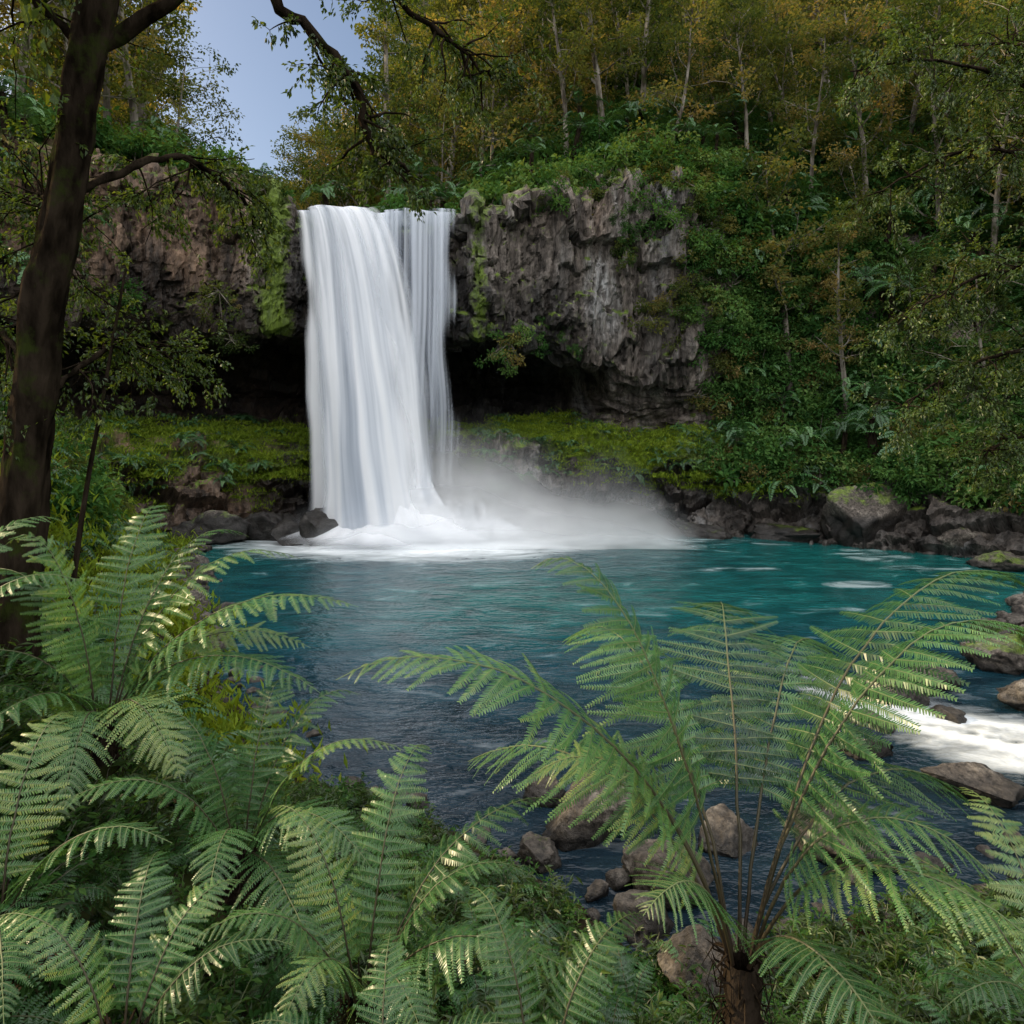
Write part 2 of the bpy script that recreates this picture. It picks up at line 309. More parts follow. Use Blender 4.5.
foam=np.maximum(foam,.72*np.exp(-(dr/1.0)**2)*sstep(5.,6.6,X)*(1+1.3*fbm(np.stack([X*.8+Y*.8,(Y+X*.6)*2.6,X*0],-1),3,60)))
foam=np.maximum(foam,.22*sstep(.3,.7,vnoise(np.stack([X*.35,Y*.9,X*0],-1),61))*sstep(4,9,X)*sstep(16,22,Y))
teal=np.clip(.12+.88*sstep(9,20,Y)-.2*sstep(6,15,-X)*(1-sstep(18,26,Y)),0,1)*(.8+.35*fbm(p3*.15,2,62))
Zw=.05*fbm(p3*np.array([.5,1.1,1]),3,63)*(1+2*np.clip(foam,0,1))+.35*np.clip(foam-.9,0,1)
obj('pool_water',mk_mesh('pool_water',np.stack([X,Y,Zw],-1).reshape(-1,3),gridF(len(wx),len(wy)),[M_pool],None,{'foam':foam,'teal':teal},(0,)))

# ------------------------------------------------------------ waterfall
def watermat(name,sx,sy,lo,hi,col=(.88,.90,.93),dark=(.50,.56,.65),amax=1.,tl=.25):
    m,nt=newmat(name); L=nt.links.new
    uv=N(nt,'ShaderNodeTexCoord'); mp=N(nt,'ShaderNodeMapping',ins={'Scale':(sx,sy,1)}); L(uv.outputs['UV'],mp.inputs[0])
    n=N(nt,'ShaderNodeTexNoise',ins={'Scale':1,'Detail':3,'Roughness':.5,'Distortion':.2}); L(mp.outputs[0],n.inputs[0])
    a=N(nt,'ShaderNodeAttribute',attribute_name='dens')
    ad=N(nt,'ShaderNodeMath',operation='ADD'); L(n.outputs[0],ad.inputs[0]); L(a.outputs['Fac'],ad.inputs[1])
    r=ramp(nt,[(lo,(0,0,0)),(hi,(amax,amax,amax))],ad.outputs[0]); r.color_ramp.interpolation='EASE'
    rc=ramp(nt,[(.33,dark),(.58,col)],n.outputs[0])
    d=N(nt,'ShaderNodeBsdfDiffuse'); t=N(nt,'ShaderNodeBsdfTranslucent'); L(rc.outputs[0],d.inputs[0]); L(rc.outputs[0],t.inputs[0])
    m1=N(nt,'ShaderNodeMixShader',ins={0:tl}); L(d.outputs[0],m1.inputs[1]); L(t.outputs[0],m1.inputs[2])
    tr=N(nt,'ShaderNodeBsdfTransparent'); m2=N(nt,'ShaderNodeMixShader'); L(r.outputs[0],m2.inputs[0]); L(tr.outputs[0],m2.inputs[1]); L(m1.outputs[0],m2.inputs[2])
    o=N(nt,'ShaderNodeOutputMaterial'); L(m2.outputs[0],o.inputs[0]); return m
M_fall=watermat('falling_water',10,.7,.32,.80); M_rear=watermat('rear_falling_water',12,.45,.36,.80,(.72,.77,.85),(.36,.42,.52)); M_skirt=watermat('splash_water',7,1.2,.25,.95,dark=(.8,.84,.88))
M_mist=watermat('mist_vapour',2.6,1.8,.28,1.0,(.96,.97,.98),(.93,.95,.97),.5,.5)
fall=bpy.data.objects.new('waterfall',None); sc.collection.objects.link(fall)
def sheet(name,xt0,xt1,xb0,xb1,y0,out,z0,z1,dens,seed,us=1.,bow=.5,mat=None,fade=0.):
    nu_,nv_=90,110; u=np.linspace(0,1,nu_)[:,None]; w=np.linspace(-.22,1,nv_)[None]
    v=np.clip(w,0,1); back=np.clip(-w,0,1)
    sq=np.sqrt(v); x=(xt0+(xt1-xt0)*u)*(1-sq)+(xb0+(xb1-xb0)*u)*sq
    y=y0-out*sq+back*14-bow*np.sin(np.pi*u)*(.3+.7*sq)
    z=z0+(z1-z0)*v+back*.6+0*u+.12*vnoise(np.stack([u*7+0*v,0*u*v,0*u*v+seed],-1),5)*(1-v)
    q=np.stack([u*8*us+0*v,v*1.1+0*u,np.full_like(x,seed)],-1)
    y=y+.42*fbm(q,2,seed)*np.minimum(1,.25+v*3)
    x=x+.45*fbm(np.stack([u*2+0*v,v*3+0*u,np.full_like(x,seed+.5)],-1),2,seed+30)*v
    uvs=np.stack([u*us+seed*.37+0*v,v+seed*.21+0*u],-1)
    ed=np.minimum(u,1-u)+0*v+.05*vnoise(np.stack([0*u+v*7,0*u*v,0*u*v+seed],-1),9)
    dn=dens[0]+(dens[1]-dens[0])*v-.65*(1-sstep(0,.22,ed))-fade*(1-sstep(0,.4,1-u+0*v))
    me=mk_mesh(name,np.stack([x,y,z+0*u],-1).reshape(-1,3),gridF(nu_,nv_),[mat or M_fall],None,{'dens':dn},(0,),uvs.reshape(-1,2))
    o=obj(name,me); o.parent=fall; return o
sheet('rear_curtain',-8.3,-2.1,-8.1,-2.2,33.5,.9,15.75,.1,(.12,.04),1,1.,.5,M_rear)
sheet('rear_curtain_veil',-7.2,-2.3,-7.0,-2.0,33.25,.9,15.7,.1,(-.02,-.02),2,.9,.5,M_rear)
sheet('front_fan',-10.9,-6.8,-9.8,-2.7,33.25,1.8,15.75,.1,(.18,.3),3,.8,.8)
sheet('front_fan_veil',-10.7,-5.8,-9.4,-1.7,33.1,2.1,15.75,.1,(.02,.22),4,.8,1.,None,.15)
sheet('front_fan_mid',-10.4,-7.8,-8.9,-3.2,33.0,2.7,15.7,.1,(0,.35),5,.7,1.1)
def skirt(name,cx,cy,rx,ry,h,seed,d0):
    nu_,nv_=100,30; th=np.linspace(-math.pi*1.05,math.pi*.05,nu_)[:,None]; v=np.linspace(0,1,nv_)[None]
    q=np.stack([np.cos(th)*3+0*v,np.sin(th)*3+0*v,v*1.5+0*th],-1); nz=fbm(q,3,seed)
    r=(.25+.75*v**1.4)*(1+.25*nz); x=cx+np.cos(th)*rx*r; y=cy+np.sin(th)*ry*r; z=h*(1-v)**1.9*(1+.5*nz)+.03
    uvs=np.stack([th/6.3+0*v,v*.6+0*th],-1)
    dn=d0-.75*sstep(.4,1,v)-.6*(1-sstep(0,.4,v))+0*th
    me=mk_mesh(name,np.stack([x,y,z],-1).reshape(-1,3),gridF(nu_,nv_),[M_skirt],None,{'dens':dn},(0,),uvs.reshape(-1,2))
    o=obj(name,me); o.parent=fall
skirt('splash_outer',-5.4,30.9,6.2,3.5,2.3,11,.36); skirt('splash_inner',-5.6,30.9,4.6,2.5,4.6,12,.44); skirt('splash_right',-2.2,31.3,4.4,2.5,2.2,13,.32)
# drifting spray: soft veils of vapour standing over the plunge point
mist=bpy.data.objects.new('spray_mist',None); sc.collection.objects.link(mist)
for k,(yy,x0,x1,h,dd) in enumerate([(31.6,-14,10,7.5,.33),(30.8,-13,11,5.6,.35),(29.9,-12,10,4.0,.33),(28.6,-11,10,2.4,.27)]):
    u=np.linspace(0,1,70)[:,None]; v=np.linspace(0,1,30)[None]; x=x0+(x1-x0)*u+0*v; z=v*h+.02+0*u; y=yy+.5*fbm(np.stack([u*5+0*v,v*2+0*u,0*u*v+k],-1),3,k)+.3*v
    env=np.exp(-((x+5.4)/3.8)**2)+.8*np.exp(-((x+.3)/3.4)**2)+.55*np.exp(-((x-4.8)/2.8)**2)
    dn=dd*np.minimum(env,1.1)*1.9-.55-1.15*v**1.0*(1.2-.5*np.minimum(env,1))-.9*(1-sstep(0,.15,np.minimum(u,1-u)+0*v))+.25*(1-v)
    o=obj('vapour_veil',mk_mesh('vapour_veil',np.stack([x,y,z],-1).reshape(-1,3),gridF(70,30),[M_mist],None,{'dens':dn+.35},(0,),np.stack([u*1.6+k*.7+0*v,v*.5+k*.3+0*u],-1).reshape(-1,2))); o.parent=mist

# ------------------------------------------------------------ boulders
def rock_arrays(seed,sub=5,k=20):
    r=R(seed); bm=bmesh.new(); bmesh.ops.create_icosphere(bm,subdivisions=sub,radius=1)
    V=np.array([v.co[:] for v in bm.verts]); F=np.array([[v.index for v in f.verts] for f in bm.faces]); bm.free()
    V=V*(1+.35*fbm(V*1.1+seed,2,seed))[:,None]
    for i in range(k):
        n=norm(r.normal(size=3)*[1,1,.8]); c=r.uniform(.42,.85); d=V@n-c; V=V-np.outer(np.maximum(d,0)*.96,n)
    nn=norm(V); V=V+nn*(.14*fbm(V*2.5,4,seed+1)+.06*fbm(V*8,3,seed+2))[:,None]
    return V,F
def rock_data(seed,scale,sub=5,moss=.3,ox=0):
    V,F=rock_arrays(seed,sub); V=V*np.array(scale); n=norm(V/np.array(scale)**2)
    return V,F,moss*sstep(.2,.8,n[:,2]),1-.8*sstep(-.1,.35,V[:,2]+ox)
def rock_obj(name,V,F,ms,wet_shade):
    return mk_mesh(name,V,F,[M_boulder],None,{'moss':ms,'wet_shade':wet_shade},(0,))
BL=[ # x,y,z,sx,sy,sz,moss
(.9,8.5,.12,.8,.65,.55,.1),(1.75,7.6,.1,.75,.6,.45,.15),(.4,9.3,.05,.4,.35,.3,.05),(1.6,6.0,.35,.6,.45,.35,.2),(2.6,8.3,.0,.75,.55,.45,.1),(.3,7.9,.1,.35,.35,.3,.2),(1.3,6.8,.05,.45,.35,.35,.1),
(3.9,8.0,.1,.8,.6,.4,.2),(5.4,10.6,.05,.6,.5,.3,.1),(7.0,12.9,.1,.8,.6,.35,.1),(8.0,13.2,.15,.9,.6,.45,.15),(9.4,12.2,.2,.8,.7,.5,.2),(10.2,14.3,.3,1.1,.9,.6,.3),(8.4,9.8,.05,.7,.5,.35,.1),(6.4,9.4,.1,.8,.5,.35,.1),(10.0,10.9,.1,.8,.6,.45,.1),(6.0,11.6,.0,.5,.4,.25,.1),(7.6,11.9,.0,.4,.35,.25,.1),
(15.3,29.8,1.0,2.6,1.9,2.3,.3),(12.5,31.4,.2,2.4,1.4,.9,.24),(18.3,27.6,.6,2.,1.5,1.3,.3),(8.6,32.2,.1,2.6,1,.8,.2),(17.6,24.7,.1,1.5,1.1,.7,.3),
(-8.1,29.9,.5,1.3,.8,1.35,.0),(-9.6,30.4,.3,1.0,.7,.9,.0),(-1.8,31.0,.6,1.2,.8,1.5,.0),(-.4,31.6,.3,1.2,.8,.9,.0),(-11.4,31.4,.5,1.7,1.1,1.3,.1),(-13.4,30.4,.5,2.2,1.2,1.2,.2)]
for k,b in enumerate(BL):
    o=obj('boulder',rock_obj('boulder',*rock_data(100+k+(7 if k==23 else 0),b[3:6],5,b[6]+.12,b[2]-.1-(1.1 if b[1]>28 else 0)-(3 if (b[6]==0) else 0)))); o.location=b[:3]; o.rotation_euler=(0,0,R(k).uniform(-.6,.6))

# ------------------------------------------------------------ scatter: joins many copies into one mesh object
def scatter(name,pts,rot,scl,idx,datas,mats,ov=.6,smooth=(),seed=0):
    r=R(seed+77); Vs=[];Fs=[];Ms=[];As=[];n=0
    cx,sx=np.cos(rot[:,0]),np.sin(rot[:,0]); cy,sy=np.cos(rot[:,1]),np.sin(rot[:,1]); cz,sz=np.cos(rot[:,2]),np.sin(rot[:,2]); ri=r.uniform(0,1,len(pts))
    for k in range(len(pts)):
        V,F,M,A_=datas[idx[k]]
        Rx=np.array([[1,0,0],[0,cx[k],-sx[k]],[0,sx[k],cx[k]]]);Ry=np.array([[cy[k],0,sy[k]],[0,1,0],[-sy[k],0,cy[k]]]);Rz=np.array([[cz[k],-sz[k],0],[sz[k],cz[k],0],[0,0,1]])
        Mt=(Rx@Ry@Rz*scl[k]).astype(np.float32)
        Vs.append(V@Mt.T+pts[k].astype(np.float32)); Fs.append(F+n); Ms.append(M); As.append(A_*(1-ov)+ri[k]*ov); n+=len(V)
    V=np.concatenate(Vs);F=np.concatenate(Fs);M=np.concatenate(Ms);A_=np.concatenate(As); print(name,len(pts),len(F))
    return obj(name,mk_mesh(name,V,F,mats,M,{'rnd':A_},smooth))
def rz(r,m,t=.2): return np.stack([r.normal(0,t,m),r.normal(0,t,m),r.uniform(0,6.3,m)],1)
# ------------------------------------------------------------ plant generators
def clump(mb,c,r,n,L,rad,flat=.5,m=1,tone=None,droop=.3):
    p=rv(r,n)*(r.uniform(0,1,(n,1))**.45)*np.array([rad,rad,rad*flat])+c
    d=norm((p-c)*1.+r.normal(size=(n,3))*rad*.6+np.array([0,0,-droop*rad])); nr=norm(r.normal(size=(n,3))*.7+np.array([0,0,1]))
    t=(tone if tone is not None else r.uniform(.2,.8))+r.normal(0,.13,n)
    leaves(mb,p,d,nr,L*r.uniform(.6,1.3,n),L*.6*r.uniform(.7,1.2,n),m,np.clip(t,0,1))
def limb(r,p0,d0,length,n=7,wander=.25,up=.1):
    pts=[np.array(p0,float)]; d=norm(np.array(d0,float))
    for i in range(n):
        d=norm(d+r.normal(size=3)*wander/ n**.5+np.array([0,0,up/n])); pts.append(pts[-1]+d*length/n)
    return np.array(pts)
def tree_mb(seed,h=12,cr=3.6,leaf=.2,nl=14,per=60,start=.35,conic=0.,bare=.05):
    r=R(seed); mb=MB(); tr=limb(r,(0,0,-1),(r.normal()*.06,r.normal()*.06,1),h+1,8,.16,.3)
    rad=np.linspace(h*.016,h*.003,9); tube(mb,tr,rad,5,0)
    for k in range(nl):
        t=start+(1-start)*(k+r.uniform(0,1))/nl; i=t*8; a=tr[int(i)]*(1-i%1)+tr[min(8,int(i)+1)]*(i%1)
        az=k*2.4+r.uniform(-.5,.5); el=r.uniform(.1,.6)+t*.3
        ln=cr*(1-conic*(t-start)/(1-start))*r.uniform(.6,1.1)*(1 if t<.85 else .7)
        lb=limb(r,a,(math.cos(az)*math.cos(el),math.sin(az)*math.cos(el),math.sin(el)),ln,4,.5,.25); r0=h*.006*(1.2-t)
        tube(mb,lb,np.linspace(r0,.015,5),3,0); tone=r.uniform(.05,.95)
        for q in range(5):
            s=r.uniform(.25,1); ii=s*4; b=lb[int(min(ii,3))]*(1-ii%1)+lb[min(4,int(ii)+1)]*(ii%1)
            e=b+norm(r.normal(size=3)*.8+(lb[-1]-lb[0])/ln)*ln*.33*r.uniform(.5,1.2)
            tube(mb,np.array([b,e]),np.array([.02,.006]),3,0)
            if r.uniform()>bare: clump(mb,e,r,per,leaf,r.uniform(.42,.9)*cr/3.0,.45,1,tone+r.normal(0,.12))
    return mb
TR=[(12,3.9,.28,17,32,.15),(14,3.4,.28,17,32,.36),(10,3.8,.27,15,36,.1),(16,3.0,.27,20,28,.3,.5),(13,4.2,.26,15,32,.3,0,.2),(8,3.4,.25,14,38,.05)]
trees=[tree_mb(s,*a).data() for s,a in enumerate(TR)]
def bush_mb(seed,rad=1.,n=14,per=130,leaf=.12,mi=1,hang=0):
    r=R(seed); mb=MB()
    for k in range(n):
        d=rv(r,1)[0]; d[2]=abs(d[2])*1.0-hang*r.uniform(0,2.2); c=d*rad*r.uniform(.35,.95); 
        tube(mb,np.array([[0,0,-.3],c]),np.array([.03,.008])*rad,3,0)
        clump(mb,c,r,per,leaf*r.uniform(.8,1.2),rad*r.uniform(.3,.5),.6,mi,r.uniform(.05,.95))
    return mb
bushes=[bush_mb(50+k,1.,12,[58,42,62,30][k%4],[.15,.19,.14,.26][k%4],[1,1,2,1][k%4]).data() for k in range(6)]
hangs=[bush_mb(70+k,.8,12,42,.15,1+k%2,1).data() for k in range(4)]
def bez(P4,t):
    P4=np.asarray(P4,float); t=t[:,None]; return (1-t)**3*P4[0]+3*(1-t)**2*t*P4[1]+3*(1-t)*t*t*P4[2]+t**3*P4[3]
def frond(mb,P4,W,npin=28,npl=20,stipe=.2,roll=0.,tone=.5,r=None,ml=1,ms=0,rad=.007,droop=.25,lod=0):
    tt=np.linspace(0,1,41); c=bez(P4,tt); sg=np.concatenate([[0],np.cumsum(np.linalg.norm(np.diff(c,axis=0),axis=1))]); Ltot=sg[-1]
    q=np.linspace(0,Ltot,41); c=np.stack([np.interp(q,sg,c[:,k]) for k in range(3)],1)
    c[1:]+=np.cumsum(r.normal(size=(40,3))*.0012*Ltot,axis=0)
    T=norm(np.gradient(c,axis=0)); hz=norm(np.array([P4[3][0]-P4[0][0],P4[3][1]-P4[0][1],0.])); sd0=np.cross(hz,[0,0,1.])
    S=norm(sd0-T*(T@sd0)[:,None]); Nn_=np.cross(S,T)
    S,Nn_=S*math.cos(roll)+Nn_*math.sin(roll),Nn_*math.cos(roll)-S*math.sin(roll)
    st=10 if lod else 2; cs=c[::st]; tube(mb,cs,np.linspace(rad,rad*.2,len(cs)),3 if lod else 5,ms); mb.A[-1]=np.repeat(np.linspace(0,1,len(cs))**.8,3 if lod else 5)
    x=np.linspace(0,1,npin); ti=stipe+(1-stipe)*x*.985
    I=lambda Arr:np.stack([np.interp(ti*40,np.arange(41),Arr[:,k]) for k in range(3)],1)
    p0=I(c);t0=norm(I(T));s0=norm(I(S));n0=norm(I(Nn_))
    sh=np.minimum(1,.5+1.6*x)*(1-x)**.72*1.12; sp=Ltot*(1-stipe)/npin
    sh=sh*(1+r.normal(0,.08,npin))
    ang=np.radians(2+34*x); j=(np.arange(npl)+.5)/npl
    for side in (-1,1):
        aj=ang+r.normal(0,.11,npin)
        D=side*s0*np.cos(aj)[:,None]+t0*np.sin(aj)[:,None]; l=(W*sh)[:,None,None]
        if lod:
            leaves(mb,p0,D-np.array([0,0,droop]),n0,W*sh,sp*.95*np.ones(npin),ml,np.clip(tone+r.normal(0,.08,npin),0,1),.1); continue
        dr=droop*(1+r.normal(0,.4,npin))[:,None,None]
        def pos(s): return p0[:,None]+D[:,None]*l*s[None,:,None]-n0[:,None]*dr*l*(s[None,:,None]**2)*.5+t0[:,None]*.12*l*(s[None,:,None]**2)-np.array([0,0,1.])*l*dr*(s[None,:,None]**1.7)
        b=pos(j); e=1e-2; Dl=norm(pos(j+e)-b); Q=norm(np.cross(np.broadcast_to(n0[:,None],Dl.shape),Dl)); U=np.cross(Dl,Q)
        pl=sp*.66*np.sqrt(1-j*.93)*np.minimum(1,.75+j*2); pl=pl[None,:,None]*np.minimum(1,(.35+sh*1.2))[:,None,None]*(1+r.normal(0,.08,(npin,npl,1)))
        wd=l/npl
        for s2 in (-1,1):
            E=norm(s2*Q+Dl*.5+r.normal(0,.08,(npin,npl,3))); tip=b+E*pl-U*pl*.22
            Vq=np.stack([b-Dl*wd*.46,tip-Dl*wd*.16,tip+Dl*wd*.2,b+Dl*wd*.46],2)
            n=npin*npl
            tn=np.clip(tone+r.normal(0,.07,(npin,1))+r.normal(0,.07,(npin,npl))+.15*j[None]+.1*x[:,None],0,1)
            mb.add(Vq.reshape(-1,3),np.arange(4*n).reshape(-1,4),ml,np.repeat(tn.reshape(-1),4))
        if npl>14:
            jj=np.linspace(0,1,5); bb=pos(jj); w_=(np.linspace(rad*.28,rad*.06,5))[None,:,None]*np.ones((npin,1,1))
            qq=norm(np.cross(np.broadcast_to(n0[:,None],bb.shape),np.broadcast_to(D[:,None],bb.shape)))
            Vr=np.stack([bb-qq*w_+n0[:,None]*.001,bb+qq*w_+n0[:,None]*.001],2).reshape(-1,3)
            k_=(np.arange(npin)[:,None]*10+np.arange(4)[None]*2).reshape(-1); mb.add(Vr,np.stack([k_,k_+1,k_+3,k_+2],1),ms,np.full(len(Vr),.8))
def fern_mb(seed,n=10,L=1.,npin=24,npl=14,rise=.9,W=.22,trunk=0,dead=1,lod=0):
    r=R(seed); mb=MB(); base=np.array([0,0,trunk*1.])
    if trunk: 
        tp=limb(r,(0,0,-.5),(r.normal()*.08,r.normal()*.08,1),trunk+.5,5,.06,.2); tube(mb,tp,.11+.03*r.rand(6),7,2); base=tp[-1]
    for k in range(n):
        az=k*2.4+r.uniform(-.35,.35); ll=L*r.uniform(.75,1.15); h=np.array([math.cos(az),math.sin(az),0]); ri=rise*r.uniform(.5,1.15)
        tip=base+h*ll*.9+np.array([0,0,(ri-.65)*ll*.6]); 
        P4=[base+h*.02,base+h*ll*.15+[0,0,ri*ll*.55],base+h*ll*.6+[0,0,ri*ll*.72],tip]
        frond(mb,P4,W*ll,npin,npl,.14,r.uniform(-.3,.3),r.uniform(.1,.85),r,rad=.006*L**.5,lod=lod)
    for k in range(dead):
        az=r.uniform(0,6.3); h=np.array([math.cos(az),math.sin(az),0]); frond(mb,[base,base+h*.4*L+[0,0,.2*L],base+h*.6*L+[0,0,-.05*L],base+h*.75*L+[0,0,-.4*L]],W*L*.7,14,6,.2,0,.5,r,ml=3)
    return mb
FM=[M_stem,M_fern,M_dbark,M_dead]
ferns=[fern_mb(90+k,9+k%3,1.,20,9,[.9,.7,1.1,.8][k%4]).data() for k in range(5)]
lodferns=[fern_mb(110+k,10,1.,18,4,[.9,.7,1.1,.8][k%4],.22,0,0,1).data() for k in range(4)]
farferns=[fern_mb(120+k,12,1.6,20,4,.8,.2,[0,1.4,2.4][k%3],0,1).data() for k in range(3)]
def tuft_mb(seed,n=70,L=.35,W=.02,spread=.25,lean=.5):
    r=R(seed); mb=MB(); b=np.stack([r.normal(0,spread,n),r.normal(0,spread,n),np.zeros(n)],1); az=r.uniform(0,6.28,n); d=np.stack([np.cos(az)*lean,np.sin(az)*lean,1+0*az],1)
    leaves(mb,b,d,rv(r,n),L*r.uniform(.5,1.3,n),W*r.uniform(.7,1.3,n),0,r.uniform(.1,.9,n)); return mb
tufts=[tuft_mb(140+k,50,.22,.05,.34,.9).data() for k in range(3)]
def herb_mb(seed,n=16,la=.05,lb_=.1):
    r=R(seed); mb=MB()
    for k in range(n):
        lb=limb(r,r.normal(0,.08,3)*[1,1,0],[r.normal()*.6,r.normal()*.6,1],r.uniform(.2,.5),4,.5,-.3); tube(mb,lb,np.linspace(.004,.0015,5),3,0,.6)
        m_=13; s=r.uniform(.15,1,m_); p_=np.stack([np.interp(s*4,np.arange(5),lb[:,q]) for q in range(3)],1)
        d=norm(r.normal(size=(m_,3))*[1,1,.35]+(lb[-1]-lb[0])); leaves(mb,p_,d,norm(r.normal(size=(m_,3))*.4+[0,0,1]),r.uniform(la,lb_,m_),r.uniform(.02,.035,m_),1+seed%2,np.clip(r.uniform(.1,.9)+r.normal(0,.1,m_),0,1))
    return mb
herbs=[herb_mb(160+k,16,[.05,.09,.04,.08][k],[.09,.16,.08,.14][k]).data() for k in range(4)]

# ------------------------------------------------------------ scatter on gorge
du=np.linalg.norm(np.gradient(P,axis=0),axis=-1); dv=np.linalg.norm(np.gradient(P,axis=1),axis=-1); AR=du*dv
def pick(mask,n,seed,weight=None):
    r=R(seed); w=(AR*mask*(1 if weight is None else weight)).ravel(); w=w/w.sum(); i=r.choice(len(w),n,p=w); jt=r.uniform(-.3,.3,(n,3))*[1,1,0]
    return P.reshape(-1,3)[i]+jt*.3,G.reshape(-1,3)[i],r
river=np.array([(-7,34),(-18,45),(-28.5,70),(-45,110),(-64,160)],float)
rd=sdist(P[...,0],P[...,1],river,False)
def thin(p,dmin):
    keep=[]; cell={}
    for k,q in enumerate(p):
        c=(int(q[0]//dmin),int(q[1]//dmin)); ok=True
        for a in (-1,0,1):
            for b in (-1,0,1):
                for m_ in cell.get((c[0]+a,c[1]+b),()):
                    if (p[m_][0]-q[0])**2+(p[m_][1]-q[1])**2<dmin*dmin: ok=False
        if ok: keep.append(k); cell.setdefault(c,[]).append(k)
    return np.array(keep)
infov=(np.abs(P[...,0])<P[...,1]*.95+5)&(P[...,1]>2)
dist=np.hypot(P[...,0],P[...,1])
left=(P[...,0]<-.62*P[...,1]-3)&(P[...,1]>34)
hillm=((VK>15.2)&(VK<18.6)&(rd>3.2+.05*dist)&(~left))|((WC<.5)&(VK>6.5)&(VK<16.6))|((WC<.5)&(VK>6.5)&(VK<18.6)&(P[...,0]>0))|((VK>14.6)&(VK<15.5)&(P[...,0]<-17)); hillm=hillm&infov
p,n_,r=pick(hillm,4000,1,1/(1+(dist/50)**3)); k=thin(p,2.5); p=p[k]; m=len(p)
sc_=r.uniform(.7,1.3,m); sc_*=np.where(p[:,0]>10,.8,1.)
scatter('forest',p,rz(r,m,.05),sc_,r.randint(0,6,m),trees,[M_bark,M_forest],.45)
BM=[M_bark,M_bush,M_forest]
p,n_,r=pick((VK>14.4)&(VK<17.3)&(rd>2.5)&(dist<75)&infov,1500,2,1/(1+(dist/40)**3)); m=len(p)
scatter('forest_understory',p,rz(r,m),r.uniform(.8,2.,m),r.randint(0,6,m),bushes,BM)
sm=(WC<.8)&(VK>3.3)&(VK<16)&(P[...,1]>8)&(infov)
p,n_,r=pick(sm,1600,3); m=len(p)
scatter('slope_bushes',p,rz(r,m,.3),r.uniform(.5,1.6,m),r.randint(0,6,m),bushes,BM)
p,n_,r=pick(((WC<.9)&(VK>3)&(VK<14)&(P[...,1]>8))|((VK>14.6)&(VK<16)&(rd>2)&infov),520,4); m=len(p)
scatter('slope_ferns',p,rz(r,m),r.uniform(.6,1.3,m),r.randint(0,3,m),farferns,FM,.4)
p,n_,r=pick((VK>2.8)&(VK<6.2)&(WC>.25)&(G[...,2]>.2)&(P[...,1]>20)&(mz>-.2),3400,5); m=len(p)
scatter('ledge_moss',p,rz(r,m),r.uniform(.4,1.2,m),r.randint(0,3,m),tufts,[M_moss],.4)
p,n_,r=pick((VK>3.0)&(VK<6.4)&(WC>.25)&(np.abs(P[...,0]+7)>5)&(P[...,1]>20),340,6); m=len(p)
scatter('ledge_ferns',p,rz(r,m),r.uniform(.4,1.,m),r.randint(0,4,m),lodferns,FM,.3)
wgt=np.where(VK>13.3,3,.35)*sstep(-1,4,vnoise(P*.35,77)*4)*np.where(P[...,0]>7.5,4,1)
p,n_,r=pick((VK>11)&(VK<14.9)&(WC>.3)&((P[...,0]<-11.4)|(P[...,0]>-1.4)),460,7,wgt); m=len(p)
scatter('cliff_plants',p,rz(r,m,.3),r.uniform(.35,1.25,m),r.randint(0,4,m),hangs,BM)
p,n_,r=pick((VK>8)&(VK<15)&(P[...,0]>9.6)&(P[...,0]<15)&(P[...,1]>28),150,8); m=len(p)
scatter('cliff_edge_shrubs',p,rz(r,m,.3),r.uniform(.5,1.3,m),r.randint(0,6,m),bushes,BM)

# ------------------------------------------------------------ near bank undergrowth
def bank(n,seed,x0,x1,y0,y1,sdmin=.5,rmin=1.9):
    r=R(seed); x=r.uniform(x0,x1,n); y=r.uniform(y0,y1,n); sd=np.where(inpoly(x,y,POOL),-1,1)*sdist(x,y,POOL); k=(sd>sdmin)&inpoly(x,y,WALL)&(np.hypot(x,y)>rmin)&(np.abs(x)<y*.9+1)
    x=x[k];y=y[k]; return np.stack([x,y,ground(x,y)-.03],1),r
p,r=bank(2400,22,-6,7,1.2,9,.25); m=len(p); scatter('undergrowth_herbs',p,rz(r,m),r.uniform(.5,1.1,m),r.randint(0,4,m),herbs,[M_stem,M_bush,M_near],.5)
p,r=bank(600,23,-7,7,1.9,9,.6); k=thin(p,.38); p=p[k]; m=len(p); scatter('fern_undergrowth',p,rz(r,m,.15),r.uniform(.3,.75,m),r.randint(0,5,m),ferns,FM,.3)
p,r=bank(2600,24,-20,-3,9,33,.1); m=len(p); scatter('bank_moss',p,rz(r,m),r.uniform(.5,1.4,m),r.randint(0,3,m),tufts,[M_moss],.4)
p,r=bank(500,25,-20,-3,8,28,1.); m=len(p); scatter('bank_ferns',p,rz(r,m),r.uniform(.5,1.2,m),r.randint(0,4,m),lodferns,FM,.3)
p,r=bank(240,26,-22,-10,8,28,2.5); m=len(p); scatter('bank_bushes',p,rz(r,m),r.uniform(.5,1.3,m),r.randint(0,6,m),bushes,BM)
p,r=bank(240,27,9,25,9,30,.6); m=len(p); scatter('shore_bushes',p,rz(r,m),r.uniform(.3,.8,m),r.randint(0,6,m),bushes,BM)
